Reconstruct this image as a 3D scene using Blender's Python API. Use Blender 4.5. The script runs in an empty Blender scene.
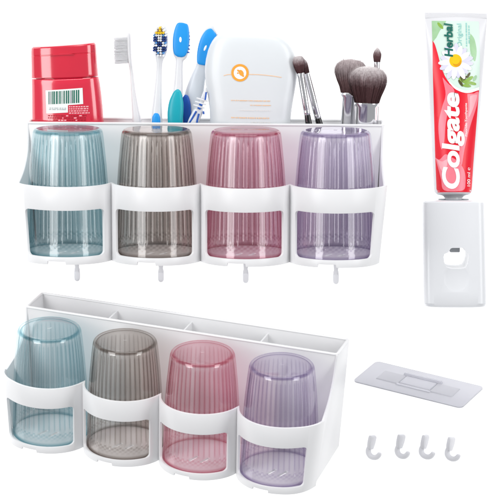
import bpy, bmesh, math, random
from mathutils import Matrix, Vector
random.seed(7)
C = bpy.context.scene.collection
PI = math.pi
D = 2.2                      # camera distance to the reference plane y = 0 (metres)
S = 0.001                    # shapes are written in millimetres

# ------------------------------------------------------------------ materials
def lin(h):
    h = h.lstrip('#')
    f = lambda c: c/12.92 if c <= .04045 else ((c+.055)/1.055)**2.4
    return tuple(f(int(h[i:i+2], 16)/255) for i in (0, 2, 4)) + (1,)

def mat(name, col, rough=.4, metal=0, spec=.5, bump=0, bscale=400, coat=0, var=0, vscale=60, alpha=1, emit=0, trans=0, ior=1.46, sss=0):
    m = bpy.data.materials.new(name); m.use_nodes = True
    nt = m.node_tree; b = nt.nodes['Principled BSDF']
    c = lin(col) if isinstance(col, str) else tuple(col)+(1,)
    b.inputs['Base Color'].default_value = c
    b.inputs['Roughness'].default_value = rough
    b.inputs['Metallic'].default_value = metal
    b.inputs['Specular IOR Level'].default_value = spec
    b.inputs['Coat Weight'].default_value = coat
    b.inputs['Coat Roughness'].default_value = .08
    b.inputs['Alpha'].default_value = alpha
    b.inputs['IOR'].default_value = ior
    b.inputs['Transmission Weight'].default_value = trans
    if sss:
        b.inputs['Subsurface Weight'].default_value = sss
        b.inputs['Subsurface Radius'].default_value = (1, 1, 1)
        b.inputs['Subsurface Scale'].default_value = .003
    if emit:
        b.inputs['Emission Color'].default_value = (1, 1, 1, 1)
        b.inputs['Emission Strength'].default_value = emit
    if bump or var:
        tc = nt.nodes.new('ShaderNodeTexCoord')
    if bump:
        n = nt.nodes.new('ShaderNodeTexNoise'); n.inputs['Scale'].default_value = bscale; n.inputs['Detail'].default_value = 3
        nt.links.new(tc.outputs['Object'], n.inputs['Vector'])
        bp = nt.nodes.new('ShaderNodeBump'); bp.inputs['Strength'].default_value = bump; bp.inputs['Distance'].default_value = .001
        nt.links.new(n.outputs['Fac'], bp.inputs['Height']); nt.links.new(bp.outputs['Normal'], b.inputs['Normal'])
    if var:
        n = nt.nodes.new('ShaderNodeTexNoise'); n.inputs['Scale'].default_value = vscale; n.inputs['Detail'].default_value = 4
        nt.links.new(tc.outputs['Object'], n.inputs['Vector'])
        mx = nt.nodes.new('ShaderNodeMix'); mx.data_type = 'RGBA'
        mx.inputs[6].default_value = tuple(x*(1-var) for x in c[:3])+(1,)
        mx.inputs[7].default_value = tuple(min(1, x*(1+var)) for x in c[:3])+(1,)
        nt.links.new(n.outputs['Fac'], mx.inputs[0]); nt.links.new(mx.outputs[2], b.inputs['Base Color'])
    return m

def cup_mat(name, light, dark):
    """thin tinted moulded wall: light passes straight through and is tinted by the length of plastic it
    crosses (view angle and wall thickness, stored per vertex as 'wall'); the surface mirrors by Fresnel"""
    m = bpy.data.materials.new(name); m.use_nodes = True
    nt = m.node_tree; N = nt.nodes; L = nt.links
    N.remove(N['Principled BSDF']); out = N['Material Output']
    lw = N.new('ShaderNodeLayerWeight'); lw.inputs['Blend'].default_value = .5
    at_ = N.new('ShaderNodeAttribute'); at_.attribute_name = 'wall'
    def math_(op, a_, b_, clamp=False):
        n = N.new('ShaderNodeMath'); n.operation = op; n.use_clamp = clamp
        for i, v in enumerate((a_, b_)):
            if isinstance(v, (int, float)): n.inputs[i].default_value = v
            else: L.new(v, n.inputs[i])
        return n.outputs[0]
    f = lw.outputs['Facing']
    depth = math_('MULTIPLY', math_('POWER', f, 2.2), .75)
    fac = math_('ADD', depth, math_('MULTIPLY', at_.outputs['Fac'], .5), True)
    mix = N.new('ShaderNodeMix'); mix.data_type = 'RGBA'
    mix.inputs[6].default_value = tuple(light)+(1,); mix.inputs[7].default_value = tuple(dark)+(1,)
    L.new(fac, mix.inputs[0])
    tr = N.new('ShaderNodeBsdfTransparent'); L.new(mix.outputs[2], tr.inputs[0])
    gl = N.new('ShaderNodeBsdfGlossy'); gl.inputs['Roughness'].default_value = .05; gl.inputs['Color'].default_value = (1, 1, 1, 1)
    fr_ = math_('ADD', math_('MULTIPLY', math_('POWER', f, 5), .7), .05)
    ms = N.new('ShaderNodeMixShader'); L.new(fr_, ms.inputs[0]); L.new(tr.outputs[0], ms.inputs[1]); L.new(gl.outputs[0], ms.inputs[2])
    L.new(ms.outputs[0], out.inputs[0])
    return m

def hair_mat(name, stops, h):
    m = mat(name, (.1, .05, .05), rough=.55, spec=.3)
    nt = m.node_tree; b = nt.nodes['Principled BSDF']
    tc = nt.nodes.new('ShaderNodeTexCoord'); sp = nt.nodes.new('ShaderNodeSeparateXYZ')
    nt.links.new(tc.outputs['Object'], sp.inputs[0])
    mr = nt.nodes.new('ShaderNodeMapRange'); mr.inputs[1].default_value = 0; mr.inputs[2].default_value = h
    nt.links.new(sp.outputs['Z'], mr.inputs[0])
    n = nt.nodes.new('ShaderNodeTexNoise'); n.inputs['Scale'].default_value = 500
    nt.links.new(tc.outputs['Object'], n.inputs['Vector'])
    ma = nt.nodes.new('ShaderNodeMath'); ma.operation = 'MULTIPLY_ADD'; ma.inputs[1].default_value = .3; 
    nt.links.new(n.outputs['Fac'], ma.inputs[0])
    sb = nt.nodes.new('ShaderNodeMath'); sb.operation = 'SUBTRACT'; sb.inputs[1].default_value = .15
    nt.links.new(mr.outputs[0], sb.inputs[0]); nt.links.new(sb.outputs[0], ma.inputs[2])
    cr = nt.nodes.new('ShaderNodeValToRGB')
    while len(cr.color_ramp.elements) < len(stops): cr.color_ramp.elements.new(.5)
    for e, (p, c) in zip(cr.color_ramp.elements, stops): e.position = p; e.color = lin(c)
    nt.links.new(ma.outputs[0], cr.inputs[0]); nt.links.new(cr.outputs[0], b.inputs['Base Color'])
    return m

M = dict(
    backdrop=mat('glowing_white_backdrop', (.9, .9, .9), rough=.9, spec=0, emit=.55, bump=.02),  # sheet glows by itself, so shading on it washes out to white
    white=mat('white_plastic', (.875, .875, .885), rough=.34, bump=.015, bscale=250, var=.012),
    white2=mat('glossy_white_plastic', (.745, .755, .78), rough=.22, bump=.01, bscale=200, var=.01),
    hook=mat('milky_plastic', (.87, .87, .90), rough=.3, bump=.01, var=.015),
    clear_white=mat('milky_clear_plastic', (.86, .86, .88), rough=.25, trans=.25, var=.01),
    red=mat('red_plastic', '#d8143a', rough=.16, spec=.8, coat=1, bump=.006, bscale=150, var=.05, vscale=90),
    redcap=mat('red_cap_plastic', '#d21034', rough=.14, spec=.8, coat=1, bump=.006, bscale=120, var=.06),
    sticker=mat('sticker_paper', '#eef0ee', rough=.5, var=.02),
    bar=mat('barcode_ink', '#1c6a58', rough=.5, var=.2, vscale=300),
    greyink=mat('grey_ink', '#9aa0a4', rough=.5, var=.1),
    pinkink=mat('pale_pink_ink', '#f2b3ba', rough=.4, var=.1),
    darkredink=mat('dark_red_ink', '#a50f24', rough=.4, var=.1),
    bluebrush=mat('blue_rubber', '#1d97e6', rough=.38, var=.05, bump=.05),
    teal=mat('teal_rubber', '#12a6b6', rough=.35, var=.05, bump=.03),
    navy=mat('navy_rubber', '#1456b4', rough=.38, var=.05, bump=.03),
    tuftnavy=mat('navy_bristle', '#1d3f86', rough=.6, var=.15),
    tuftblue=mat('light_blue_bristle', '#5f9fe0', rough=.6, var=.1),
    tuftyellow=mat('yellow_bristle', '#f3cd1f', rough=.6, var=.1),
    tuftwhite=mat('white_bristle', '#eef0f4', rough=.6, var=.05),
    greyhandle=mat('grey_plastic', '#cfd5dc', rough=.3, var=.03),
    lotion=mat('pearl_white_plastic', '#dde1e4', rough=.3, var=.012, coat=.15, bump=.01),
    lotioncap=mat('pale_grey_plastic', '#d5dade', rough=.25, var=.02),
    orange=mat('orange_ink', '#f4a73c', rough=.4, var=.06),
    paleorange=mat('pale_orange_ink', '#f3c9a2', rough=.4, var=.05),
    paleprint=mat('pale_print', '#e8e4e2', rough=.4, var=.03),
    chrome=mat('polished_ferrule', (.83, .83, .86), rough=.12, metal=1, bump=.03, bscale=80),
    black=mat('black_lacquer', '#141216', rough=.2, coat=.5, var=.1),
    tube=mat('white_laminate', (.72, .72, .745), rough=.26, bump=.14, bscale=28, var=.015),
    pgreen=mat('pale_green_print', '#d3e8dc', rough=.3, var=.05, vscale=90),
    mgreen=mat('mid_green_print', '#9fc79a', rough=.3, var=.15, vscale=200),
    leaf=mat('leaf_green_print', '#86ad45', rough=.3, var=.3, vscale=300),
    dleaf=mat('dark_leaf_print', '#54502a', rough=.3, var=.3, vscale=300),
    dgreen=mat('dark_green_ink', '#11675a', rough=.3, var=.05),
    teallight=mat('light_teal_ink', '#8ecbc8', rough=.3, var=.05),
    pred=mat('red_print', '#e5122c', rough=.28, var=.06, vscale=60),
    ppink=mat('pink_print', '#f4808f', rough=.28, var=.07, vscale=120),
    ppink2=mat('light_pink_print', '#f7aab3', rough=.28, var=.06, vscale=120),
    pwhite=mat('white_ink', '#f6f6f6', rough=.3, var=.01),
    petal=mat('petal_print', '#f1f0f7', rough=.3, var=.05, vscale=300),
    petalsh=mat('petal_shade_print', '#d8d6ea', rough=.3, var=.05, vscale=300),
    yolk=mat('yellow_print', '#f2c314', rough=.3, var=.12, vscale=500),
    yolk2=mat('amber_print', '#dd9a12', rough=.3, var=.12, vscale=500),
    darkgrey=mat('shadow_grey_plastic', '#8f959a', rough=.45, var=.05),
    midgrey=mat('mid_grey_plastic', '#bcbfc2', rough=.4, var=.03),
    film=mat('frosted_clear_film', (.70, .70, .75), rough=.3, trans=.35, ior=1.3, var=.03),
    clip=mat('clear_clip', (.80, .80, .86), rough=.18, trans=.4, ior=1.35, var=.02),
    cupblue=cup_mat('blue_tinted_plastic', (.95, .978, .983), (.33, .56, .61)),
    cupbrown=cup_mat('brown_tinted_plastic', (.955, .935, .92), (.36, .31, .285)),
    cuppink=cup_mat('rose_tinted_plastic', (.99, .93, .952), (.68, .30, .40)),
    paleblue=cup_mat('brightened_blue_tinted_plastic', (.978, .99, .993), (.42, .64, .69)),  # lighter tint copies: brighter exposure of the lower cups put into their colour
    palebrown=cup_mat('brightened_brown_tinted_plastic', (.98, .968, .958), (.44, .385, .35)),
    palepink=cup_mat('brightened_rose_tinted_plastic', (.998, .958, .968), (.80, .41, .49)),
    palelilac=cup_mat('brightened_lilac_tinted_plastic', (.99, .984, .994), (.60, .54, .70)),
    cuplilac=cup_mat('lilac_tinted_plastic', (.975, .963, .986), (.52, .46, .62)),
)

def translucent(m, amount):                 # thin milky moulding: some light glows through the wall
    nt = m.node_tree; b = nt.nodes['Principled BSDF']; out = nt.nodes['Material Output']
    tl = nt.nodes.new('ShaderNodeBsdfTranslucent'); tl.inputs[0].default_value = (.93, .93, .94, 1)
    mx = nt.nodes.new('ShaderNodeMixShader'); mx.inputs[0].default_value = amount
    nt.links.new(b.outputs[0], mx.inputs[1]); nt.links.new(tl.outputs[0], mx.inputs[2]); nt.links.new(mx.outputs[0], out.inputs[0])
translucent(M['white'], .12)
translucent(M['hook'], .2)

# ------------------------------------------------------------------ mesh helpers
def finish(me, angle=35):
    for p in me.polygons: p.use_smooth = True
    me.set_sharp_from_angle(angle=math.radians(angle))

class MB:
    """collects verts / faces (mm) of ONE mesh object"""
    def __init__(s): s.v = []; s.f = []; s.mi = []; s.mats = []
    def mat(s, m):
        if m not in s.mats: s.mats.append(m)
        return s.mats.index(m)
    def add(s, vs, fs, m=None):
        o = len(s.v); s.v += [tuple(v) for v in vs]
        k = s.mat(m) if m else 0
        for f in fs: s.f.append(tuple(i+o for i in f)); s.mi.append(k)
    def box(s, x0, x1, y0, y1, z0, z1, m=None):
        vs = [(x, y, z) for x in (x0, x1) for y in (y0, y1) for z in (z0, z1)]
        s.add(vs, [(0,1,3,2),(4,6,7,5),(0,4,5,1),(2,3,7,6),(0,2,6,4),(1,5,7,3)], m)
    def loft(s, rings, cap0=True, cap1=True, closed=True, m=None):
        n = len(rings[0]); vs = [p for r in rings for p in r]; fs = []
        for i in range(len(rings)-1):
            for j in range(n if closed else n-1):
                a = i*n+j; b = i*n+(j+1) % n
                fs.append((a, b, b+n, a+n))
        if cap0: fs.append(tuple(reversed(range(n))))
        if cap1: fs.append(tuple(range((len(rings)-1)*n, len(rings)*n)))
        s.add(vs, fs, m)
    def tube(s, pts, rad, n=12, m=None, flat=1):
        pts = [Vector(p) for p in pts]
        if not isinstance(rad, (list, tuple)): rad = [rad]*len(pts)
        rings = []; up = None
        for i, p in enumerate(pts):
            t = (pts[min(i+1, len(pts)-1)]-pts[max(i-1, 0)]).normalized()
            if up is None:
                up = t.orthogonal().normalized()
            up = (up - t*up.dot(t)).normalized(); w = t.cross(up)
            rings.append([p + (up*math.cos(a)+w*math.sin(a)*flat)*rad[i] for a in (2*PI*k/n for k in range(n))])
        s.loft(rings, m=m)
    def prism(s, poly, y0, y1, m=None):        # outline in (x, z), extruded along y
        n = len(poly)
        s.loft([[(x, y0, z) for x, z in poly], [(x, y1, z) for x, z in poly]], m=m)
    def build(s, name, m=None, parent=None, angle=35, bevel=0, bang=30, bseg=2, solid=0):
        me = bpy.data.meshes.new(name)
        me.from_pydata([(x*S, y*S, z*S) for x, y, z in s.v], [], s.f)
        for x in (s.mats or [m]): me.materials.append(x)
        if s.mats:
            for p, k in zip(me.polygons, s.mi): p.material_index = k
        bm = bmesh.new(); bm.from_mesh(me); bmesh.ops.remove_doubles(bm, verts=bm.verts, dist=1e-6)
        bmesh.ops.recalc_face_normals(bm, faces=bm.faces); bm.to_mesh(me); bm.free()
        o = bpy.data.objects.new(name, me); C.objects.link(o)
        if parent: o.parent = parent
        if solid or bevel:
            if solid:
                md = o.modifiers.new('solid', 'SOLIDIFY'); md.thickness = solid*S; md.offset = 0; md.use_even_offset = True
            if bevel:
                md = o.modifiers.new('bev', 'BEVEL'); md.width = bevel*S; md.segments = bseg; md.limit_method = 'ANGLE'; md.angle_limit = math.radians(bang)
            bake(o)
        finish(o.data, angle)
        return o

def bake(o):
    dg = bpy.context.evaluated_depsgraph_get(); dg.update()
    me = bpy.data.meshes.new_from_object(o.evaluated_get(dg))
    old = o.data; nm = old.name
    o.modifiers.clear(); o.data = me
    bpy.data.meshes.remove(old); me.name = nm

def cut(o, cutters):
    for c in cutters:
        md = o.modifiers.new('b', 'BOOLEAN'); md.operation = 'DIFFERENCE'; md.object = c; md.solver = 'EXACT'
        md.material_mode = 'TRANSFER' if False else 'INDEX'
    bake(o)
    for c in cutters:
        me = c.data; bpy.data.objects.remove(c); bpy.data.meshes.remove(me)
    finish(o.data, 30)

def sel(cx, cy, cz, a, b, n=2.0, k=48):        # superellipse ring in the xy plane
    r = []
    for i in range(k):
        t = 2*PI*i/k; c, s_ = math.cos(t), math.sin(t)
        r.append((cx+a*math.copysign(abs(c)**(2/n), c), cy+b*math.copysign(abs(s_)**(2/n), s_), cz))
    return r

def lerp_table(tab, x):
    if x <= tab[0][0]: return tab[0][1:]
    for p, q in zip(tab, tab[1:]):
        if x <= q[0]:
            t = (x-p[0])/(q[0]-p[0])
            return tuple(u+(v-u)*t for u, v in zip(p[1:], q[1:]))
    return tab[-1][1:]

def smooth_table(tab, x):                       # Catmull-Rom version
    if x <= tab[0][0]: return tab[0][1:]
    if x >= tab[-1][0]: return tab[-1][1:]
    for i in range(len(tab)-1):
        p, q = tab[i], tab[i+1]
        if x <= q[0]:
            h = q[0]-p[0]; t = (x-p[0])/h
            a = tab[i-1] if i > 0 else p; b = tab[i+2] if i+2 < len(tab) else q
            out = []
            for k in range(1, len(p)):
                m0 = (q[k]-a[k])/((q[0]-a[0]) or 1)*h; m1 = (b[k]-p[k])/((b[0]-p[0]) or 1)*h
                out.append((2*t**3-3*t*t+1)*p[k]+(t**3-2*t*t+t)*m0+(-2*t**3+3*t*t)*q[k]+(t**3-t*t)*m1)
            return tuple(out)

def thing(name, label, cat, matrix=None, group=None):
    o = bpy.data.objects.new(name, None); C.objects.link(o)
    o.empty_display_size = .02
    tag(o, label, cat, group)
    if matrix is not None: place(o, matrix)
    return o
def tag(o, label, cat, group=None):
    o['label'] = label; o['category'] = cat
    if group: o['group'] = group
def place(o, mtx):
    l, r, s = mtx.decompose(); o.location = l; o.rotation_euler = r.to_euler(); o.scale = s
def dup(root, mtx, label, group=None):
    r = root.copy(); C.objects.link(r); place(r, mtx); r['label'] = label
    if group: r['group'] = group
    for ch in list(root.children):
        c = ch.copy(); C.objects.link(c); c.parent = r
        for g in list(ch.children):
            d = g.copy(); C.objects.link(d); d.parent = c
    return r
def pose(x, y, z, rx, ry, rz, sc=1):
    rot = Matrix.Rotation(rx, 4, 'X') @ Matrix.Rotation(ry, 4, 'Y') @ Matrix.Rotation(rz, 4, 'Z')
    return Matrix.Translation((x, y, z)) @ rot @ Matrix.Scale(sc, 4)

class Frame:
    """a working plane inside a posed object: photo proportions -> local millimetres"""
    def __init__(s, F, yl, anchor):
        s.F = F; s.yl = yl; s.inv = F.inverted()
        s.a = s.raw(*anchor)
        s.root = F @ Matrix.Translation((s.a[0]*S, yl*S, s.a[1]*S))
    def raw(s, px, py):
        d = Vector(((px-250)*S, D, (250-py)*S)); o = Vector((0, -D, 0))
        lo = s.inv @ o; ld = s.inv.to_3x3() @ d
        t = (s.yl*S-lo.y)/ld.y; p = lo+ld*t
        return p.x/S, p.z/S
    def __call__(s, px, py):
        x, z = s.raw(px, py); return x-s.a[0], z-s.a[1]

def conform(o, fr_pts, front, lift, stepx=2.0, stepz=4.0):
    """cut a flat (x,z) mesh into cells and press it onto the surface y = front(x,z)"""
    bm = bmesh.new(); bm.from_mesh(o.data)
    xs = [v.co.x/S for v in bm.verts]; zs = [v.co.z/S for v in bm.verts]
    x = math.floor(min(xs))+stepx
    while x < max(xs):
        bmesh.ops.bisect_plane(bm, geom=bm.verts[:]+bm.edges[:]+bm.faces[:], plane_co=(x*S, 0, 0), plane_no=(1, 0, 0)); x += stepx
    z = math.floor(min(zs))+stepz
    while z < max(zs):
        bmesh.ops.bisect_plane(bm, geom=bm.verts[:]+bm.edges[:]+bm.faces[:], plane_co=(0, 0, z*S), plane_no=(0, 0, 1)); z += stepz
    for v in bm.verts:
        v.co.y = (front(v.co.x/S, v.co.z/S)-lift)*S + v.co.y*.0
    bmesh.ops.recalc_face_normals(bm, faces=bm.faces)
    av = sum((f.normal.y for f in bm.faces))
    if av > 0: bmesh.ops.reverse_faces(bm, faces=bm.faces)
    bm.to_mesh(o.data); bm.free()
    for p in o.data.polygons: p.use_smooth = True

class Print:
    """printed artwork of one part: layers of flat outlines laid on a curved surface, one mesh"""
    def __init__(s, front): s.front = front; s.objs = []; s.k = 0
    def poly(s, pts, m, lift):
        mb = MB(); mb.add([(x, 0, z) for x, z in pts], [tuple(range(len(pts)))], m)
        me = bpy.data.meshes.new('t'); me.from_pydata([(x*S, y*S, z*S) for x, y, z in mb.v], [], mb.f)
        bm = bmesh.new(); bm.from_mesh(me); bmesh.ops.triangulate(bm, faces=bm.faces, ngon_method='EAR_CLIP'); bm.to_mesh(me); bm.free()
        me.materials.append(m)
        o = bpy.data.objects.new('t', me); C.objects.link(o)
        conform(o, None, s.front, lift); s.objs.append(o)
    def text(s, body, m, lift, mapper, bold=0, shear=0):
        """mapper(u,v): text box 0..1 -> (x,z) mm"""
        cu = bpy.data.curves.new('t', 'FONT'); cu.body = body; cu.offset = bold; cu.shear = shear; cu.resolution_u = 6; cu.space_character = 1.0
        to = bpy.data.objects.new('t', cu); C.objects.link(to)
        dg = bpy.context.evaluated_depsgraph_get(); dg.update()
        me = bpy.data.meshes.new_from_object(to.evaluated_get(dg))
        bpy.data.objects.remove(to); bpy.data.curves.remove(cu)
        x0 = min(v.co.x for v in me.vertices); x1 = max(v.co.x for v in me.vertices)
        y0 = min(v.co.y for v in me.vertices); y1 = max(v.co.y for v in me.vertices)
        for v in me.vertices:
            x, z = mapper((v.co.x-x0)/(x1-x0), (v.co.y-y0)/(y1-y0)); v.co = (x*S, 0, z*S)
        me.materials.clear(); me.materials.append(m)
        o = bpy.data.objects.new('t', me); C.objects.link(o)
        conform(o, None, s.front, lift, 1.5, 6); s.objs.append(o)
    def build(s, name, parent):
        bm = bmesh.new(); mats = []
        for o in s.objs:
            m = o.data.materials[0]
            if m not in mats: mats.append(m)
            k = mats.index(m); n0 = len(bm.faces)
            bm.from_mesh(o.data); bm.faces.ensure_lookup_table()
            for f in bm.faces[n0:]: f.material_index = k
            me = o.data; bpy.data.objects.remove(o); bpy.data.meshes.remove(me)
        me = bpy.data.meshes.new(name); bm.to_mesh(me); bm.free()
        for m in mats: me.materials.append(m)
        for p in me.polygons: p.use_smooth = True
        o = bpy.data.objects.new(name, me); C.objects.link(o); o.parent = parent
        return o

def ellipse(cx, cy, a, b, n=32, rot=0):
    r = []
    for i in range(n):
        t = 2*PI*i/n; x, y = a*math.cos(t), b*math.sin(t)
        r.append((cx+x*math.cos(rot)-y*math.sin(rot), cy+x*math.sin(rot)+y*math.cos(rot)))
    return r

# ------------------------------------------------------------------ setting
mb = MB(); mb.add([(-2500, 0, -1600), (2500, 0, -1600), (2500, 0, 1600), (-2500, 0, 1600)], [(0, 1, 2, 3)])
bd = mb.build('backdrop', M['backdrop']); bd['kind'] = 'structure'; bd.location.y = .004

# ------------------------------------------------------------------ the cup holder
XI = (-133.5, -44.5, 44.5, 133.5)
HX, HB, HZ, BAND = 181.8, 38.0, 130.6, 78.0
def taper(v):
    x, y, z = v
    k = max(0, abs(x)-160)/18
    k = min(k, 1.15)
    return (x-math.copysign(1, x)*k*((6.5+4*max(0, -y-HB)/54)*(1-max(z, 0)/HZ)-6.3*max(0, -y-HB)/54), y, z)
def tapered(mb): mb.v = [taper(v) for v in mb.v]; return mb
ARC_R = 46.0
def lobe_y(x, front=-126.0, R=ARC_R):
    u = min(44.5, min(abs(x-c) for c in XI))
    if abs(x) > 133.5: u = min(44.5, (abs(x)-133.5)*44.5/(HX-133.5))      # the end bays are a little wider
    return front+R-math.sqrt(R*R-u*u)

def make_holder(label, mtx):
    t = thing('cup_holder', label, 'holder', mtx, 'white cup holders')
    # storage box: back wall, front wall and floor in one moulding
    b = MB(); n = 24
    b.box(-HX+2.2, HX-2.2, 4.6, 7, .4, HZ)
    b.box(-HX+2.2, HX-2.2, -HB, -HB+2.4, .4, HZ)
    b.box(-HX+2.4, HX-2.4, -HB+2.2, 4.8, 6, 8.2)
    tapered(b).build('storage_box', M['white'], t, bevel=.7)
    # rolled rim around the mouth of the box
    rim = MB(); R_ = 3.0; x1_, y0_, y1_ = HX-1.0, -HB+1.0, 6.0; loop = []
    for cx, cy, a0 in ((x1_-R_, y1_-R_, 0), (-x1_+R_, y1_-R_, 1), (-x1_+R_, y0_+R_, 2), (x1_-R_, y0_+R_, 3)):
        for i in range(7):
            an = PI/2*(a0+i/6); loop.append((cx, cy, math.cos(an), math.sin(an)))
    rr = []
    for cx, cy, c_, s_ in loop:
        rr.append([(cx+c_*(R_+1.75*math.cos(b_)), cy+s_*(R_+1.75*math.cos(b_)), HZ+.2+1.5*math.sin(b_)) for b_ in (2*PI*k/12 for k in range(12))])
    rr.append(rr[0])
    rim.loft(rr, cap0=False, cap1=False); rim.build('rim', M['white'], t, angle=60)
    for x in (-89, 0, 89):
        d = MB(); d.box(x-1, x+1, -HB+2.2, 4.8, 8, 124); d.build('divider', M['white'], t, bevel=.4)
    # side panels with the swept front edge
    prof = [(7.2, 0), (7.2, HZ+.3), (-HB-.4, HZ+.3)]
    P0, P1, P2, P3 = (-HB-.4, HZ-4), (-43, 92), (-70, BAND+6), (-90.7, BAND-1.4)
    for i in range(15):
        s_ = i/14
        prof.append(tuple((1-s_)**3*a+3*(1-s_)**2*s_*b_+3*(1-s_)*s_*s_*c+s_**3*d_ for a, b_, c, d_ in zip(P0, P1, P2, P3)))
    prof += [(-90.7, 1.0)]
    for sgn in (-1, 1):
        p = MB()
        p.loft([[(sgn*(HX-2.4), y, z) for y, z in prof], [(sgn*HX, y, z) for y, z in prof]])
        # subdivide for the taper: extra heights come from the profile itself
        tapered(p).build('side_panel', M['white'], t, bevel=.8)
    # scalloped front with four windows
    f = MB()
    W, Z0, Z1, r = 37.8, 8.0, 54.5, 4.0
    for c in XI:
        us = set([-44.5-(HX-177.8)*(c < -100), 44.5+(HX-177.8)*(c > 100), -W, W, -16, -15.4, 2, 2.6])
        for i in range(9):
            a = PI/2*i/8; us |= {W-r+r*math.sin(a), -(W-r+r*math.sin(a))}
        us |= {-44.5+i*89/28 for i in range(29)}
        us = sorted(us)
        us = [u for i, u in enumerate(us) if i == 0 or u-us[i-1] > .05]
        def hole(u):
            u = abs(u)
            d = 0 if u <= W-r else r-math.sqrt(max(0, r*r-(u-W+r)**2))
            return Z0+d, Z1-d
        def bot(u): return 3.6 if -15.5 < u < 2.1 else .6*(1-abs(u)/44.5)
        for u0, u1 in zip(us, us[1:]):
            mid = (u0+u1)/2
            col = []
            for u in (u0, u1):
                x = c+u; y = lobe_y(x); zb, zt = hole(min(abs(u), W))
                if abs(u) > W: zb, zt = Z0+r, Z1-r
                lo = bot(mid) if bot(u0) == bot(u1) else bot(u)
                col.append([(x, y, lo), (x, y, zb), (x, y, zt), (x, y, BAND)])
            vs = col[0]+col[1]
            fs = [(0, 4, 5, 1), (2, 6, 7, 3)]
            if abs(mid) > W: fs.append((1, 5, 6, 2))
            f.add(vs, fs)
    tapered(f).build('front_rail', M['white'], t, solid=2.4, bevel=.7, bang=40)
    # shelf the cups stand on; slots added to stand for whitish reflections
    sh = MB();     xe = HX-2.6; xs = [-xe+i*2*xe/120 for i in range(121)]
    pts = [(x, lobe_y(x)+1.0) for x in xs]+[(xe, -HB+.3), (-xe, -HB+.3)]
    sh.loft([[(x, y, 4.4) for x, y in pts], [(x, y, 6.8) for x, y in pts]])
    so = tapered(sh).build('shelf', M['white'], t, bevel=.0)
    cs = []
    for c in XI:
        for k, dx in enumerate((-6, 7)):
            q = MB(); ring = [(c+dx+1.9*math.cos(a)+(2.2 if math.sin(a) > 0 else -2.2), -90+1.9*math.sin(a)+(5.5 if math.sin(a) > 0 else -5.5)) for a in (2*PI*i/24+.01 for i in range(24))]
            q.loft([[(x, y, 0) for x, y in ring], [(x, y, 12) for x, y in ring]])
            co = q.build('cutter'); co.parent = t; cs.append(co)
    bpy.context.view_layer.update()
    cut(so, cs)
    return t

MU = pose(-.0523, 0, 0, .1708, .002, -.0523) ; 
HU = pose(-.0422, -.03, .0046, .1708, .002, -.0523, .9475)
HL = pose(-.0587, -.08, -.1682, .3715, .0186, -.3281, .8542)
holder = make_holder('white four-bay cup holder hung upright with toiletries and brushes filling its top tray', HU)
dup(holder, HL, 'white four-bay cup holder seen from above at an angle with an empty divided tray')

# ------------------------------------------------------------------ cups (mouth down, fluted inside)
def cup_mesh(m):
    b = MB(); n = 42; per = 8; N = n*per
    outer = [(42.2, 0), (42.0, 4), (41.4, 30), (40.2, 62), (38.4, 88), (36.2, 110), (35.3, 117.5), (34.9, 119.8), (34.2, 121.6), (32.9, 123.1), (31.3, 123.8), (29, 124)]
    rings = []
    for r, z in outer: rings.append([(r*math.cos(2*PI*k/N), r*math.sin(2*PI*k/N), z) for k in range(N)])
    for r, z in ((18, 124), (4, 124), (2.2, 124.1), (1.6, 123.5), (.6, 123.4)): rings.append([(r*math.cos(2*PI*k/N), r*math.sin(2*PI*k/N), z) for k in range(N)])
    b.loft(rings, cap0=False, cap1=True)
    # inner skin: flutes run from just under the crown to a scalloped, faceted end above the mouth
    inner = [(42.2, 0), (40.9, .5), (40.3, 4), (40.1, 6.5), (40.0, 8.5), (39.9, 10.5), (39.85, 12.5), (39.8, 14.5), (39.7, 16.5), (39.6, 18.5), (39.4, 22), (39.0, 34), (38.0, 62), (36.2, 88), (34.0, 109), (33.3, 114), (33.0, 116.5), (32.6, 118.6), (31.9, 120.6), (30.6, 121.9), (28.4, 122.2), (18, 122.2)]
    rr = []; wall = [0.0]*(len(rings)*N)
    for k in range(N):                                  # mouth and crown edge: dark refraction line painted in through 'wall'
        for i, (r, z) in enumerate(outer):
            if z < 1: wall[i*N+k] = 1.6
            elif 121 < z < 123.5: wall[i*N+k] = 1.5
    rnd = random.Random(4); tone = [rnd.uniform(-.25, .35) for _ in range(n)]
    for r, z in inner:
        ring = []
        for k in range(N):
            ph = 2*PI*k/per
            f_ = abs(math.sin(ph/2))
            flute = min(1, max(0, (z-(10+6*(1-f_)))/3))*min(1, max(0, (117.5-z)/4))
            facet = max(0, 1-abs(z-11.5)/6.5)*(1-flute)
            q = r+.85*flute*(f_-.8)-.8*facet*math.cos(ph+z*1.5)
            wv = flute*(1.35*(1-f_)**2.4+max(0, tone[(k//per) % n])*1.4)+facet*(.75+.9*math.cos(ph+z*1.5))
            if z < 1: wv = 1.4
            elif 120 < z < 122: wv = 1.5
            wall.append(max(0, wv))
            ring.append((q*math.cos(2*PI*k/N), q*math.sin(2*PI*k/N), z))
        rr.append(ring)
    b.loft(list(rr), cap0=False, cap1=True)
    # vertices are welded at the mouth only, so look the wall value up again by position
    key = {}
    for v, w_ in zip(b.v, wall): key[(round(v[0], 2), round(v[1], 2), round(v[2], 2))] = w_
    o = b.build('cup', m, angle=50)
    at_ = o.data.attributes.new('wall', 'FLOAT', 'POINT')
    for i, v in enumerate(o.data.vertices):
        at_.data[i].value = key.get((round(v.co.x/S, 2), round(v.co.y/S, 2), round(v.co.z/S, 2)), 0)
    return o
CM = [('cupblue', 'pale blue'), ('cupbrown', 'smoky brown'), ('cuppink', 'rose pink'), ('cuplilac', 'pale lilac')]
cups = [cup_mesh(M[k]) for k, _ in CM]
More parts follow.
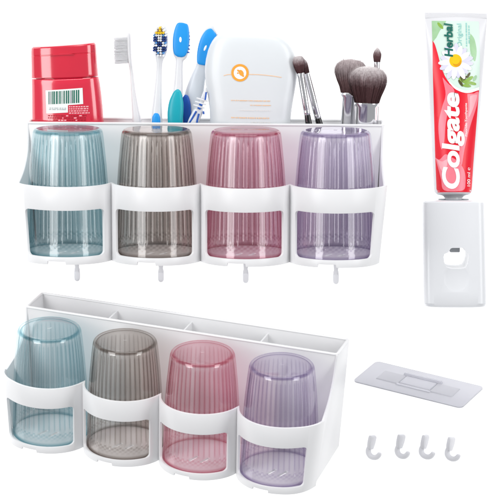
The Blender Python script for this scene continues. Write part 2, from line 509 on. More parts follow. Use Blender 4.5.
for i, (k, cname) in enumerate(CM):
    T = Matrix.Translation((XI[i]*S, -.082, .0072)) @ Matrix.Rotation(.02*i, 4, 'Z')
    o = cups[i]; place(o, HU @ T)
    tag(o, f'{cname} translucent fluted tumbler upside down in the filled upright holder', 'cup', 'tinted tumblers')
    o2 = o.copy(); C.objects.link(o2); place(o2, HL @ T)
    o2.material_slots[0].link = 'OBJECT'; o2.material_slots[0].material = M[k.replace('cup', 'pale')]  # lower cups get the tints with brighter light painted in
    o2['label'] = f'{cname} translucent fluted tumbler upside down in the empty-tray holder below'

# ------------------------------------------------------------------ hooks
def make_hook():
    t = thing('hook', 'x', 'hook')
    b = MB()
    b.loft([[(-w, 0, z), (w, 0, z), (w, -th, z), (-w, -th, z)] for w, th, z in ((4.6, 3.0, 0), (5.2, 4.2, -2), (4.9, 4.6, -8), (3.6, 5.0, -12.5), (2.6, 5.2, -15))])
    b.build('tab', M['hook'], t, bevel=.6)
    b = MB()
    path = [(0, -2.6, -10.5), (0, -1.6, -13), (0, -.9, -16), (0, -1.6, -19.4), (0, -4.4, -21.8), (0, -8.2, -22.4), (0, -12, -21.4), (0, -14.8, -18.8), (0, -16, -15.6), (0, -16.2, -14.6)]
    rad = [2.0, 2.7, 3.0, 3.1, 3.1, 3.0, 2.9, 2.8, 2.3, 1.2]
    tb = [(float(i), r)+tuple(p) for i, (p, r) in enumerate(zip(path, rad))]
    fine = [smooth_table(tb, i/4) for i in range(37)]
    b.tube([p[1:] for p in fine], [p[0] for p in fine], n=20)
    b.build('curl', M['hook'], t, angle=60)
    return t
hook0 = make_hook()
first = True
def at(px, py, y): k = (D+y)/D; return Vector(((px-250)*S*k, y, (250-py)*S*k))
ordw = ('leftmost', 'second from the left', 'third from the left', 'rightmost')
for i, (px, py, rz, sc) in enumerate(((371.5, 435, 50, .92), (400.5, 434, 46, .92), (424.5, 434.5, 53, .92), (450.5, 436.5, 49, .92))):
    p = at(px, py, -.012)
    m = Matrix.Translation(p) @ Matrix.Rotation(math.radians(10), 4, 'X') @ Matrix.Rotation(math.radians(13), 4, 'Y') @ Matrix.Rotation(math.radians(rz), 4, 'Z') @ Matrix.Scale(sc, 4)
    lab = f'small white hook, {ordw[i]} of the four loose hooks'
    if i == 0: place(hook0, m); tag(hook0, lab, 'hook', 'loose white hooks')
    else: dup(hook0, m, lab, 'loose white hooks')
for i, (px, cname) in enumerate(zip((76.5, 160.5, 245.5, 336), ('pale blue', 'smoky brown', 'rose pink', 'pale lilac'))):
    fr = Frame(HU, -108, (px, 264))
    T = Matrix.Translation((fr.a[0]*S, -.104, .0046)) @ Matrix.Rotation(.052+(250-px)*.00035, 4, 'Z') @ Matrix.Scale(.95, 4)
    hk = dup(hook0, HU @ T, f'small white hook hanging under the upright holder below the {cname} tumbler', 'hooks under the upright holder')
    for ch in hk.children:
        if ch.name.startswith('tab'): ch.scale.x = .5
        else: ch.scale.y = .3

# ------------------------------------------------------------------ contents of the upper tray
F = pose(-.0422, -.03, .0046, .1708, .002, -.0523)

# --- red bottle standing on its base, flip cap on top
fr = Frame(F, -17, (67, 240)); Q = fr
t = thing('red_bottle', 'red plastic bottle with flip cap and white barcode sticker in the tray', 'bottle', fr.root)
body_tab = [(77.5, 31.8, 98.4), (82, 31.8, 99.6), (95, 31.9, 101.4), (122, 32.2, 103.8), (170, 34.5, 105), (236, 36.5, 105.5), (243, 39, 103)]
cap_tab = [(44.6, 33, 94.4), (46.2, 31.4, 95.8), (60, 31.4, 96.8), (76.6, 31.6, 98.2)]
NB = 2.25
def ring_of(tab, py, dy, tilt=0, n=NB, k=64):
    l, r = smooth_table(tab, py)
    # the bottle leans: its rings are level in its own tilted frame
    x0, z0 = Q(l, py + tilt/2); x1, z1 = Q(r, py - tilt/2)
    cx, cz, a = (x0+x1)/2, (z0+z1)/2, (x1-x0)/2
    rr = sel(cx, 0, 0, a, dy, n, k)
    sl = (z1-z0)/(x1-x0)
    return [(x, y, cz+(x-cx)*sl) for x, y, z in rr]
b = MB(); rings = [ring_of([(70, 37, 93), (78, 37, 93)], 73, 11, 2.2), ring_of([(70, 36, 94), (78, 36, 94)], 77.3, 11.5, 2.2)]
for py, dy in ((77.6, 13), (79, 14.2), (84, 14.4), (95, 14.8), (110, 15), (122, 15), (150, 15), (200, 15), (236, 14.8), (241, 13), (243.5, 10)):
    rings.append(ring_of(body_tab, py, dy, 2.2 if py < 130 else 1.2))
b.loft(rings); b.build('body', M['red'], t, angle=40)
b = MB(); rings = []
for py, dy in ((44.5, 10.5), (45.0, 12.2), (46.2, 13.2), (50, 13.5), (52.9, 13.6), (53.2, 13.0), (53.8, 13.0), (54.1, 13.7), (64, 14), (74, 14.3), (76, 14.2), (76.8, 13.4)):
    rings.append(ring_of(cap_tab, py, dy, 4.2 - (py-44)/16))
b.loft(rings); cap = b.build('flip_cap', M['redcap'], t, angle=28)
b = MB(); x0, z0 = Q(52, 54); x1, z1 = Q(76, 52.6)
b.loft([[(x0+(x1-x0)*i/10, -13.4, z0+(z1-z0)*i/10+math.sin(PI*i/10)*1.6-.2) for i in range(11)]+[(x1, -13.4, z1-.9), (x0, -13.4, z0-.9)],
        [(x0+(x1-x0)*i/10, -14.7, z0+(z1-z0)*i/10+math.sin(PI*i/10)*1.4-.2) for i in range(11)]+[(x1, -14.6, z1-.7), (x0, -14.6, z0-.7)]])
b.build('thumb_lip', M['redcap'], cap, bevel=.3)
def red_front(x, z):
    # invert the pixel plane roughly: rings are nearly level
    py = 240 - z/1.0
    best = None
    lo, hi = 60, 250
    for _ in range(24):
        md = (lo+hi)/2
        if Q(67, md)[1] > z: lo = md
        else: hi = md
    l, r = smooth_table(body_tab, lo)
    x0, _ = Q(l, lo); x1, _ = Q(r, lo); cx, a = (x0+x1)/2, (x1-x0)/2
    u = min(.999, abs((x-cx)/a)); return -14.95*(1-u**NB)**(1/NB)
pr = Print(red_front)
def q(pts): return [Q(x, y) for x, y in pts]
def rect(x0, y0, x1, y1, sk=-.035): return q([(x0, y0), (x1, y0+sk*(x1-x0)), (x1, y1+sk*(x1-x0)), (x0, y1)])
pr.poly(q([(47.5, 89), (84.3, 86.5), (85, 102.5), (70, 103.5), (70, 110.8), (48.3, 112)]), M['sticker'], .25)
random.seed(3)
x = 50.5
while x < 81.5:
    w = random.choice((.45, .6, .9, 1.3)); 
    pr.poly(rect(x, 90.2-(x-50)*.06, x+w, 102.8-(x-50)*.05), M['bar'] if random.random() < .85 else M['greyink'], .45); x += w+random.choice((.5, .7, 1.0))
for yy in (106.2, 107.6): 
    for k in range(7): pr.poly(rect(51+k*2.5+random.random(), yy, 52.8+k*2.5+random.random()*.8, yy+.6), M['greyink'], .45)
for row in range(4):
    x = 71
    while x < 90:
        w = random.uniform(.8, 2.6); pr.poly(rect(x, 104.6+row*2.1, x+w, 105.7+row*2.1), M['pinkink'], .3); x += w+.7
for row in range(3):
    x = 50
    while x < 88:
        w = random.uniform(.8, 3); pr.poly(rect(x, 113.6+row*2.2, x+w, 114.7+row*2.2), random.choice((M['pinkink'], M['darkredink'], M['darkredink'])), .3); x += w+.8
pr.build('barcode_sticker', t)

# --- toothbrushes
def blade(tab, fr, dfac=None, n=2.4, k=24, lean=None):
    """limb along a path: rows of (px, py, halfwidth, halfdepth, y)"""
    rings = []; pts = []
    for px, py, hw, hd, y in tab:
        x, z = fr(px, py); pts.append(Vector((x, y, z)))
    for i, (row, p) in enumerate(zip(tab, pts)):
        tg = (pts[min(i+1, len(pts)-1)]-pts[max(i-1, 0)]).normalized()
        side = tg.cross(Vector((0, 1, 0))).normalized(); dep = side.cross(tg).normalized()
        r = []
        for j in range(k):
            a = 2*PI*j/k; c, s_ = math.cos(a), math.sin(a)
            r.append(p+side*(row[2]*math.copysign(abs(c)**(2/n), c))+dep*(row[3]*math.copysign(abs(s_)**(2/n), s_)))
        rings.append(r)
    b = MB(); b.loft(rings); return b
def dense(tab, m=6):
    out = []
    t_ = [(float(i),)+tuple(r) for i, r in enumerate(tab)]
    for i in range((len(tab)-1)*m+1): out.append(smooth_table(t_, i/m))
    return out

# 1: clear white brush seen from the side
fr = Frame(F, -16, (140, 240))
t = thing('toothbrush', 'plain milky white toothbrush with its bristles facing left, left of the other brushes', 'toothbrush', fr.root, 'toothbrushes in the tray')
blade(dense([(128.2, 33.4, .6, 2.5, 0), (129, 35, 1.9, 5, 0), (129.5, 50, 2.0, 5.6, 0), (130.5, 63, 2.0, 5.2, 0), (131.6, 72, 1.8, 3.2, 0), (133.2, 90, 2.3, 3.4, 0), (135.5, 110, 3.6, 4.4, 0), (137, 124, 4.4, 5, 0), (140, 180, 5, 5.5, 0), (142, 236, 4, 4.5, 0), (142.3, 240, 2, 2, 0)]), fr).build('handle', M['clear_white'], t)
b = MB()
for r in range(25):
    py = 37.2+r*1.06
    for dy in (-4.2, -2.5, -.8, .8, 2.5, 4.2):
        j = random.uniform(-.35, .35)
        x0, z0 = fr(128.4, py); x1, z1 = fr(114.4+random.uniform(-.8, .8)+.03*r, py+.8+j)
        b.tube([(x0, dy, z0), ((x0+x1)/2, dy, (z0+z1)/2), (x1, dy*1.1+j, z1)], [.42, .42, .34], n=6)
b.build('bristles', M['clear_white'], t)

# 2: front view brush with patterned bristles
fr = Frame(F, -16, (156, 240))
t = thing('toothbrush', 'white toothbrush facing forward with navy patterned bristles and a yellow tip', 'toothbrush', fr.root, 'toothbrushes in the tray')
hd = blade(dense([(161.4, 24.5, 1.0, 1.0, 1.4), (161.3, 26.5, 4.2, 2.2, 1.4), (160.8, 33, 6.4, 2.4, 1.5), (160.4, 45, 7.0, 2.5, 1.5), (160, 54, 5.8, 2.6, 1.5), (159.5, 60, 3.6, 2.6, 1.2), (159.2, 68, 2.8, 2.6, .6), (158.4, 85, 3.4, 3.2, 0), (157.3, 104, 4.6, 4.4, 0), (156.6, 122, 5.6, 5.2, 0), (156, 180, 6, 5.5, 0), (156, 236, 5, 5, 0), (156, 240, 2.5, 2, 0)]), fr)
hd.build('handle', M['white2'], t)
groups = {'yellow_bristles': ('tuftyellow', []), 'navy_bristles': ('tuftnavy', []), 'blue_bristles': ('tuftblue', []), 'white_bristles': ('tuftwhite', [])}
for r in range(12):
    py = 27.2+r*2.5
    hw = 2.4 if r == 0 else 3.6 if r == 1 else 5.7 if r < 10 else 4.0
    nn = 3 if r < 2 else 6 if r < 10 else 4
    for c in range(nn):
        u = -1+2*c/(nn-1); px = 160.9-r*.06+u*hw
        k = 'white_bristles'
        if r < 3 and abs(u) < .9: k = 'yellow_bristles'
        elif r in (4, 5, 8, 9) and abs(u) > .5: k = 'navy_bristles'
        elif r in (6, 7) and abs(u) < .5: k = 'navy_bristles'
        elif r in (3, 5, 6, 9, 10) and abs(u) > .2: k = 'blue_bristles' if (r+c) % 2 else 'white_bristles'
        x, z = fr(px, py); groups[k][1].append((x, z, 10 if k != 'yellow_bristles' else 11.5))
for nm, (mk, lst) in groups.items():
    b = MB()
    for x, z, L in lst:
        for e in range(5):
            a = 2*PI*e/5; dx, dz = .62*math.cos(a), .62*math.sin(a)
            b.tube([(x+dx*.7, 0, z+dz*.7), (x+dx+random.uniform(-.15, .15), -L+random.uniform(-.4, .4), z+dz+random.uniform(-.15, .15))], [.55, .5], n=6)
    b.build(nm, M[mk], t)
blade(dense([(157, 111.8, .8, .5, -3.6), (156.8, 114.5, 2.9, 1.6, -4.2), (156.6, 122, 4.2, 2, -4.4), (156.4, 160, 4.2, 2, -4.6), (156.3, 190, 1, .6, -4.6)]), fr).build('thumb_grip', M['bluebrush'], t)

# 3: brush seen from behind with blue tongue cleaner and teal grip
fr = Frame(F, -17, (176, 240))
t = thing('toothbrush', 'upright toothbrush with its blue rubber back facing forward and a teal grip', 'toothbrush', fr.root, 'toothbrushes in the tray')
blade(dense([(182.8, 22.2, 1.2, 1, 0), (182.6, 24, 5.6, 2.6, 0), (181.6, 34, 8.0, 3.2, 0), (181, 46, 8.2, 3.2, 0), (180.3, 56, 6.6, 3, 0), (179.6, 60.5, 3.8, 2.8, 0), (179, 68, 3.6, 3, 0), (178.4, 84, 4.4, 3.8, 0), (177, 100, 5.6, 5, 0), (176, 122, 7, 6, 0), (175.5, 180, 7, 6, 0), (175, 236, 5.5, 5, 0), (175, 240, 2.5, 2, 0)]), fr).build('handle', M['white2'], t)
pad = blade(dense([(182.8, 22.6, 1.5, .8, -2.6), (182.6, 24.4, 5.4, 1.6, -2.8), (181.7, 34, 7.6, 1.9, -3.2), (181, 46, 7.7, 1.9, -3.2), (180.2, 54, 5.8, 1.6, -3), (179.9, 56.6, 2.6, .8, -2.6)]), fr, n=2.8).build('tongue_cleaner', M['bluebrush'], t)
b = MB(); x, z = fr(180.9, 39.2); b.loft([[(x+1.15*s_*math.cos(a), y, z+2.6*s_*math.sin(a)) for a in (2*PI*k/20 for k in range(20))] for s_, y in ((1, -4.6), (1, -5.3), (.6, -5.5))]); b.build('oval_mark', M['pwhite'], pad)
b = MB()
for py, ln in ((32, 1.3), (35.5, 1.8), (39, 1.8), (41.5, 1.2), (45, 1.9), (48.6, 1.9), (52, 1.4)):
    x0, z0 = fr(188.3, py); b.tube([(x0-1, -1.5, z0), (x0+ln, -1.7, z0-.5)], [.8, .5], n=8)
b.build('side_nubs', M['navy'], t)
b = MB()
for py in range(28, 55, 3):
    for u in (-5, -2.5, 0, 2.5, 5):
        x, z = fr(181+u, py); b.tube([(x, 2, z), (x, 12, z)], [.9, .8], n=7)
b.build('bristles', M['tuftwhite'], t)
blade(dense([(178.4, 88.8, .8, .6, -3.4), (178, 92, 3.8, 2.2, -4), (176.8, 101, 6.8, 3.4, -4.4), (175.9, 112, 7.7, 3.6, -5), (175.7, 124, 7.2, 3.6, -5), (175.6, 160, 6, 3, -5), (175.5, 185, 1.5, 1, -4.6)]), fr).build('thumb_grip', M['teal'], t)

# 4: leaning brush half hidden by the white bottle
fr = Frame(F, -7, (187, 240))
t = thing('toothbrush', 'leaning toothbrush with blue rubber back and grey handle partly behind the white bottle', 'toothbrush', fr.root, 'toothbrushes in the tray')
blade(dense([(215.5, 30.6, 2.2, 1, 0), (213.6, 32, 7.6, 2.6, 0), (209.6, 40, 9.2, 3.2, 0), (205.6, 52, 8.2, 3.2, 0), (202.6, 63, 6.0, 3, 0), (201, 68, 5.6, 3, 0), (197.6, 80, 7.4, 4, 0), (194, 95, 9.2, 5, 0), (191.5, 110, 9.6, 5.4, 0), (190, 124, 9, 5.6, 0), (188, 180, 7, 5.5, 0), (187, 236, 5.5, 5, 0), (187, 240, 2.5, 2, 0)]), fr).build('handle', M['greyhandle'], t)
pad = blade(dense([(214.8, 31.8, 2.4, .8, -2.6), (213, 33.6, 7, 1.6, -2.8), (209, 41, 8.2, 1.9, -3.2), (205, 52, 7.4, 1.9, -3.2), (202.4, 62, 5.2, 1.6, -3), (201.9, 64.5, 3, .8, -2.6)]), fr, n=2.8).build('tongue_cleaner', M['bluebrush'], t)
b = MB(); x, z = fr(205.6, 47.6); b.loft([[(x+1.1*s_*math.cos(a)+1.0*s_*math.sin(a), y, z+2.7*s_*math.sin(a)) for a in (2*PI*k/20 for k in range(20))] for s_, y in ((1, -4.6), (1, -5.3), (.6, -5.5))]); b.build('oval_mark', M['pwhite'], pad)
blade(dense([(185.6, 94.2, .8, .5, -5.6), (186.2, 97, 3.0, 2, -5.8), (187.2, 107, 4.2, 2.4, -6), (187.4, 124, 4.2, 2.4, -6), (187.2, 170, 3.6, 2, -6), (187.1, 186, 1, .6, -5.6)]), fr).build('thumb_grip', M['navy'], t)
b = MB()
for i in range(9):
    for u in (-4.5, -1.5, 1.5, 4.5):
        px = 212.6-i*1.2+u; py = 36+i*3.1; x, z = fr(px, py); b.tube([(x, 2, z), (x, 11, z)], [.9, .8], n=7)
b.build('bristles', M['tuftwhite'], t)

# 5: small striped interdental brush leaning beside the bottle
fr = Frame(F, -23, (193, 121))
t = thing('interdental_brush', 'small white pick with blue stripes leaning against the left edge of the white bottle', 'brush', fr.root)
blade(dense([(206.2, 88, .6, .6, 3), (205, 92.5, 2.0, 1.3, 2.5), (202.5, 100, 2.3, 1.6, 2), (200, 106.5, 2.4, 2, 1.5), (198.4, 111, 4.6, 2.4, 1), (195.5, 117, 5.0, 2.6, .5), (192, 124, 4.6, 2.6, 0), (186, 140, 3, 2.4, 0), (184.5, 144, 1, 1, 0)]), fr).build('handle', M['white2'], t)
b = MB()
for k, (px, py) in enumerate(((202.2, 99.6), (200.6, 103), (199, 106.4))):
    x, z = fr(px, py); b.tube([(x-5.2, .2, z+1.3), (x-1.5, -1.8, z+.5), (x+1.5, -1.8, z-.4), (x+5.2, .2, z-1.4)], [.8, 1.0, 1.0, .8], n=8)
b.build('cross_rib', M['white2'], t)
b = MB()
for pts in (((206.4, 92), (205.4, 99.5)), ((196.4, 111), (192.4, 118), (188.8, 124)), ((199, 113.5), (197.4, 120), (197, 124)), ((203.6, 111), (203.9, 114)), ((199.4, 103.8), (202.4, 105.2)), ((197.8, 107.4), (200.8, 108.8))):
    w = [fr(*p) for p in pts]; b.tube([(x, -2.2, z) for x, z in w], [.9]*len(w), n=8)
b.build('blue_stripe', M['navy'], t)

# --- white lotion bottle
fr = Frame(F, -17, (250, 240)); Q = fr
t = thing('lotion_bottle', 'rounded pearl white bottle with an orange ring emblem in the middle of the tray', 'bottle', fr.root)
lot = [(33.2, 229, 270), (34, 222.5, 277), (37, 216.5, 283.5), (42, 212.3, 289), (50, 208.5, 293.6), (60, 205.9, 296.4), (72, 204.8, 297.4), (82, 205.4, 296.6), (95, 207.4, 294.2), (110, 209.6, 291.8), (124, 210.2, 290.2), (170, 211, 289), (238, 212, 288), (243, 216, 284)]
NL = 2.6
rings = []
for py, dy in ((33.0, 5), (33.4, 7), (34.4, 8.6), (36, 9.8), (38.5, 10.8), (42, 11.6), (46, 12.2), (52, 12.8), (60, 13.3), (66, 13.5), (72, 13.6), (78, 13.6), (84, 13.6), (90, 13.5), (100, 13.4), (110, 13.3), (124, 13.2), (170, 13), (210, 13), (238, 12.6), (243, 9)):
    l, r = smooth_table(lot, py) if py > 33.2 else (231, 268)
    x0, z0 = Q(l, py-1.2); x1, _ = Q(r, py-1.2)
    rr = sel((x0+x1)/2, 0, 0, (x1-x0)/2, dy, NL, 72)
    sl = -.035*max(0, min(1, (80-py)/47))
    rings.append([(x, y, z0+(x-x0)*sl) for x, y, _z in rr])
b = MB(); b.loft(rings); b.build('body', M['lotion'], t, angle=60)
def lot_front(x, z):
    lo, hi = 30, 250
    for _ in range(24):
        md = (lo+hi)/2
        if Q(250, md)[1] > z: lo = md
        else: hi = md
    l, r = smooth_table(lot, lo); x0, _ = Q(l, lo); x1, _ = Q(r, lo); cx, a = (x0+x1)/2, (x1-x0)/2
    u = min(.99, abs((x-cx)/a)); return -13.6*(1-u**NL)**(1/NL)
pr = Print(lot_front)
def ringpoly(cx, cy, r0, r1, m, lift):
    n = 40
    for i in range(n):
        a0, a1 = 2*PI*i/n, 2*PI*(i+1)/n
        pr.poly(q([(cx+r0*math.cos(a0), cy+r0*math.sin(a0)), (cx+r1*math.cos(a0), cy+r1*math.sin(a0)), (cx+r1*math.cos(a1), cy+r1*math.sin(a1)), (cx+r0*math.cos(a1), cy+r0*math.sin(a1))]), m, lift)
pr.poly(q(ellipse(240.8, 71.5, 7, 7)), M['pwhite'], .2)
ringpoly(240.8, 71.5, 6.3, 8.7, M['orange'], .35)
pr.poly(q(ellipse(242, 71.6, 2.2, 3.2, 20, -.5)), M['orange'], .4)
pr.poly(q(ellipse(239.2, 69.4, 1.5, .9, 16, .6)), M['orange'], .4)
pr.poly(q(ellipse(238.6, 71.8, .8, .8, 12)), M['orange'], .4)
pr.poly(q(ellipse(243.6, 74.2, 1.6, 1.0, 16, .9)), M['orange'], .45)
def line(pts, w, m, lift=.35):
    for (xa, ya), (xb, yb) in zip(pts, pts[1:]): pr.poly(q([(xa, ya-w/2), (xb, yb-w/2), (xb, yb+w/2), (xa, ya+w/2)]), m, lift)
line([(224.5, 74.4), (228, 73.4), (232.3, 73.0)], .7, M['paleorange'])
line([(249.5, 73.0), (258, 73.2), (266, 73.8), (274, 74.8), (282, 76.2)], .7, M['paleorange'])
random.seed(5)
def words(x0, x1, y, h, m, sk=.02):
    x = x0
    while x < x1-.6:
        w = min(random.uniform(.5, 1.5), x1-x); pr.poly(q([(x, y+(x-x0)*sk), (x+w, y+(x+w-x0)*sk), (x+w, y+h+(x+w-x0)*sk), (x, y+h+(x-x0)*sk)]), m, .3); x += w+random.choice((.25, .3, .9))
words(232, 271, 98.4, 1.0, M['paleorange']); words(251, 272, 103.2, .9, M['paleorange']); words(240, 272, 108.4, .7, M['paleprint'])
words(232, 271, 115.4, 1.2, M['paleorange']); words(252, 271, 120.2, .9, M['paleprint'])
pr.build('printed_emblem', t)

# --- make-up brushes
HAIR = [(0, '#412527'), (.42, '#503436'), (.6, '#7e696b'), (.8, '#b5abac'), (1, '#dcd6d6')]
def makeup(label, head, ferr, handle, yl, name='makeup_brush', nstr=1500, stops=HAIR, flatten=.8, shape=None, handm='black'):
    """head: (tip px,py) (base px,py) rbase rmax ; ferrule end ; handle end"""
    (tx, ty), (bx, by), rb, rm = head
    fr = Frame(F, yl, (bx, by))
    x, z = fr(tx, ty); H = math.hypot(x, z); ang = math.atan2(x, z)
    root = fr.root @ Matrix.Rotation(ang, 4, 'Y')
    t = thing(name, label, 'brush', root, 'make-up brushes in the tray')
    prof = shape or [(0, rb), (.15, rb*1.06), (.4, rb+(rm-rb)*.62), (.66, rm), (.82, rm*.9), (.93, rm*.64), (.98, rm*.35), (1, .05)]
    core = MB(); rings = []
    for i in range(25):
        u = i/24; r, = smooth_table(prof, u); r = max(.05, r*.93)
        rings.append([(r*math.cos(a), r*flatten*math.sin(a), u*H*.965) for a in (2*PI*k/32 for k in range(32))])
    core.loft(rings)
    for i in range(nstr):
        a = random.uniform(0, 2*PI); rho = math.sqrt(random.uniform(.25, 1))
        top = random.uniform(.80, 1.0)
        # each hair leaves the ferrule and runs to the domed surface
        pts = []
        umax = 1.0
        # how high a hair at relative radius rho can reach
        for uu in range(100, 40, -1):
            r, = smooth_table(prof, uu/100)
            if r >= rho*rm*.99: umax = uu/100; break
        umax *= random.uniform(.93, 1.03) if random.random() > .04 else random.uniform(1.03, 1.08)
        aj = a+random.uniform(-.04, .04)
        for k in range(5):
            u = umax*k/4; r, = smooth_table(prof, min(1, u))
            rel = rho*(rb+(rm-rb)*math.sin(min(1, u/.66)*PI/2))
            rel = min(rel, max(r, 0)*1.02) if u < .9 else rho*rm*1.0
            pts.append(Vector((rel*math.cos(aj), rel*flatten*math.sin(aj), u*H)))
        w = .16; sd = Vector((-math.sin(aj), math.cos(aj), 0))*w+Vector((random.uniform(-.1, .1), random.uniform(-.1, .1), 0))
        vs = []
        for k, p in enumerate(pts):
            s_ = sd*(1-.8*(k/4)**2); vs += [p-s_, p+s_]
        core.add(vs, [(2*k, 2*k+1, 2*k+3, 2*k+2) for k in range(4)])
    core.build('bristles', hair_mat('bristle_'+name+str(len(bpy.data.materials)), stops, H*S), t, angle=70)
    # ferrule and handle continue down the same axis
    (ex, ey), rf0, rf1 = ferr
    xe, ze = fr(ex, ey); Lf = math.hypot(xe, ze)
    b = MB(); rr = [(rb*.96, .8), (rb*1.04, .2), (rb*1.05, -1.5), (rf0, -4), (rf0*.5+rf1*.5, -Lf*.5), (rf1*1.0, -Lf+5.2), (rf1*.93, -Lf+4.6), (rf1*.93, -Lf+4.0), (rf1, -Lf+3.4), (rf1, -Lf+.4), (rf1*.9, -Lf)]
    b.loft([[(r*math.cos(a), r*max(flatten, .55)*math.sin(a), zz) for a in (2*PI*k/36 for k in range(36))] for r, zz in rr]); b.build('ferrule', M['chrome'], t, angle=40)
    L2 = handle
    b = MB(); rr = [(rf1*.86, -Lf+.3), (rf1*.95, -Lf-2), (rf1*1.0, -Lf-8), (rf1*.9, -Lf-L2*.5), (rf1*.6, -Lf-L2*.95), (rf1*.3, -Lf-L2)]
    b.loft([[(r*math.cos(a), r*max(flatten, .55)*math.sin(a), zz) for a in (2*PI*k/24 for k in range(24))] for r, zz in rr]); b.build('handle', M[handm], t, angle=50)
    return t
ANG = [(0, 3.4), (.25, 4.9), (.5, 5.9), (.7, 6.1), (.85, 5.2), (.95, 3.4), (1, .1)]
makeup('slim make-up brush leaning on the white bottle, its tip nearest the bottle edge', ((297.6, 55), (300.6, 73.5), 3.4, 6.0), ((308.6, 114.5), 3.3, 3.2), 90, -28, nstr=700, flatten=.7, shape=ANG)
makeup('slim make-up brush leaning left with silver ferrule, right of its twin beside the white bottle', ((302.2, 58), (306.4, 74), 3.2, 3.8), ((318.2, 118.4), 3.4, 3.4), 90, -20, nstr=500, flatten=.7, shape=[(0, 3.2), (.3, 3.6), (.6, 3.8), (.85, 2.9), (1, .1)])
makeup('large fluffy powder brush with maroon bristles and wide silver ferrule, frontmost at the right end', ((368.4, 64.5), (366.8, 103), 11.8, 19.2), ((366.4, 165), 10.2, 10.2), 60, -26, nstr=3200, flatten=.62,
       shape=[(0, 11.6), (.12, 12.6), (.35, 16.0), (.55, 18.6), (.68, 19.2), (.8, 17.6), (.91, 12.8), (.97, 7.2), (1, .2)])
makeup('round powder brush with grey-tipped bristles half hidden behind the large fluffy brush', ((351.6, 57.6), (349.6, 93.5), 8.6, 16.2), ((351.5, 165), 7.0, 6.6), 65, -10, nstr=2400, flatten=.5,
       shape=[(0, 8.4), (.15, 9.6), (.4, 13.4), (.62, 16), (.78, 15.4), (.9, 12), (.97, 6.6), (1, .2)], stops=[(0, '#4a2f30'), (.35, '#6b5252'), (.6, '#8e7f80'), (1, '#b9adae')])
makeup('tiny pointed eye brush rising behind the large fluffy brush', ((377.4, 46.6), (377.0, 62.5), 3.0, 4.2), ((367, 150), 3.0, 2.8), 60, -6, nstr=500, flatten=.7,
       shape=[(0, 3.0), (.3, 4.1), (.5, 4.2), (.75, 3.0), (.92, 1.3), (1, .1)])

# ------------------------------------------------------------------ toothpaste tube and dispenser
TF = pose(0, -.045, 0, 0, 0, 0)
fr = Frame(TF, 0, (455, 192)); Q = fr
t = thing('toothpaste_tube', 'white and red toothpaste tube with a daisy picture standing upside down in the dispenser', 'tube', fr.root)
tub = [(17, 424.8, 487.2), (30, 425.4, 486.2), (60, 427.0, 484.2), (100, 429.2, 481.2), (140, 431.2, 477.6), (170, 432.8, 474.8), (188, 433.8, 473.0), (192.4, 434.6, 472.2), (194.6, 437.5, 469.2)]
dep = [(17, .9), (22, 2.4), (30, 4.4), (60, 9.5), (100, 13.2), (140, 15.6), (170, 17), (188, 17.4), (192.4, 17.2), (194.6, 15)]
def tring(py, k=72):
    l, r = lerp_table(tub, py); d, = smooth_table(dep, py); x0, z0 = Q(l, py); x1, _ = Q(r, py)
    return sel((x0+x1)/2, 0, z0, (x1-x0)/2, d, 2.0, k)
b = MB()
rings = [tring(py) for py in [17+i*4 for i in range(43)]+[189.5, 191.5, 193.2, 194.6]]
def crx(py, a, d):
    x, z = Q(453.6, py); return sel(x, 0, z, a, d, 2, 72)
rings += [crx(195.4, 11.5, 11.5), crx(196.4, 9.8, 9.8), crx(197.6, 9.2, 9.2)]
b.loft(rings); b.build('tube_body', M['tube'], t, angle=50)
b = MB()
x0, z0 = Q(424.2, 12.6); x1, z1 = Q(487.6, 13.6)
pts = []
NC = 40
outl = [Q(424.3, 12.4), Q(487.4, 13.8), Q(487.2, 18.2), Q(424.7, 18)]
b.prism([Q(424.4, 12.4), Q(440, 12.2), Q(470, 12.9), Q(487.4, 13.6), Q(487.0, 18.4), Q(424.8, 18.2)], -.95, .95)
for i in range(5):
    xa, za = Q(426, 13.4+i*.95); xb, zb = Q(486, 14.2+i*.9)
    b.tube([(xa, -.8, za), (xb, -.8, zb)], .33, n=6)
b.build('crimped_end', M['tube'], t, bevel=.25)
b = MB(); x, z0 = Q(453.6, 197); _, z1 = Q(453.6, 212)
b.loft([sel(x, 0, z, r, r, 2, 40) for r, z in ((8.6, z0), (8.6, z0-3), (8.2, z0-3.2), (8.2, z1))]); b.build('neck', M['white2'], t)
def tube_front(x, z):
    lo, hi = 12, 200
    for _ in range(24):
        md = (lo+hi)/2
        if Q(455, md)[1] > z: lo = md
        else: hi = md
    l, r = lerp_table(tub, lo); d, = smooth_table(dep, lo); x0, _ = Q(l, lo); x1, _ = Q(r, lo)
    u = min(.995, abs((x-(x0+x1)/2)/((x1-x0)/2))); return -d*math.sqrt(1-u*u)
pr = Print(tube_front)
def spl(pts, m=5):
    t_ = [(float(i),)+tuple(p) for i, p in enumerate(pts)]
    return [smooth_table(t_, i/m) for i in range((len(pts)-1)*m+1)]
pr.poly(q([(431.6, 21), (478.6, 21.6), (479.4, 60), (478.6, 92), (433, 92)]), M['pgreen'], .12)
pr.poly(q([(431.6, 21), (446, 21.2), (443, 27), (439.5, 31), (436, 38), (432, 43)]), M['mgreen'], .2)
pr.poly(q(ellipse(440, 26, 1.6, 4.2, 16, -.7)), M['leaf'], .25)
pr.poly(q(spl([(470, 34), (474, 40), (476, 52), (474, 62), (470, 54), (469, 42), (470, 34)])), M['mgreen'], .2)
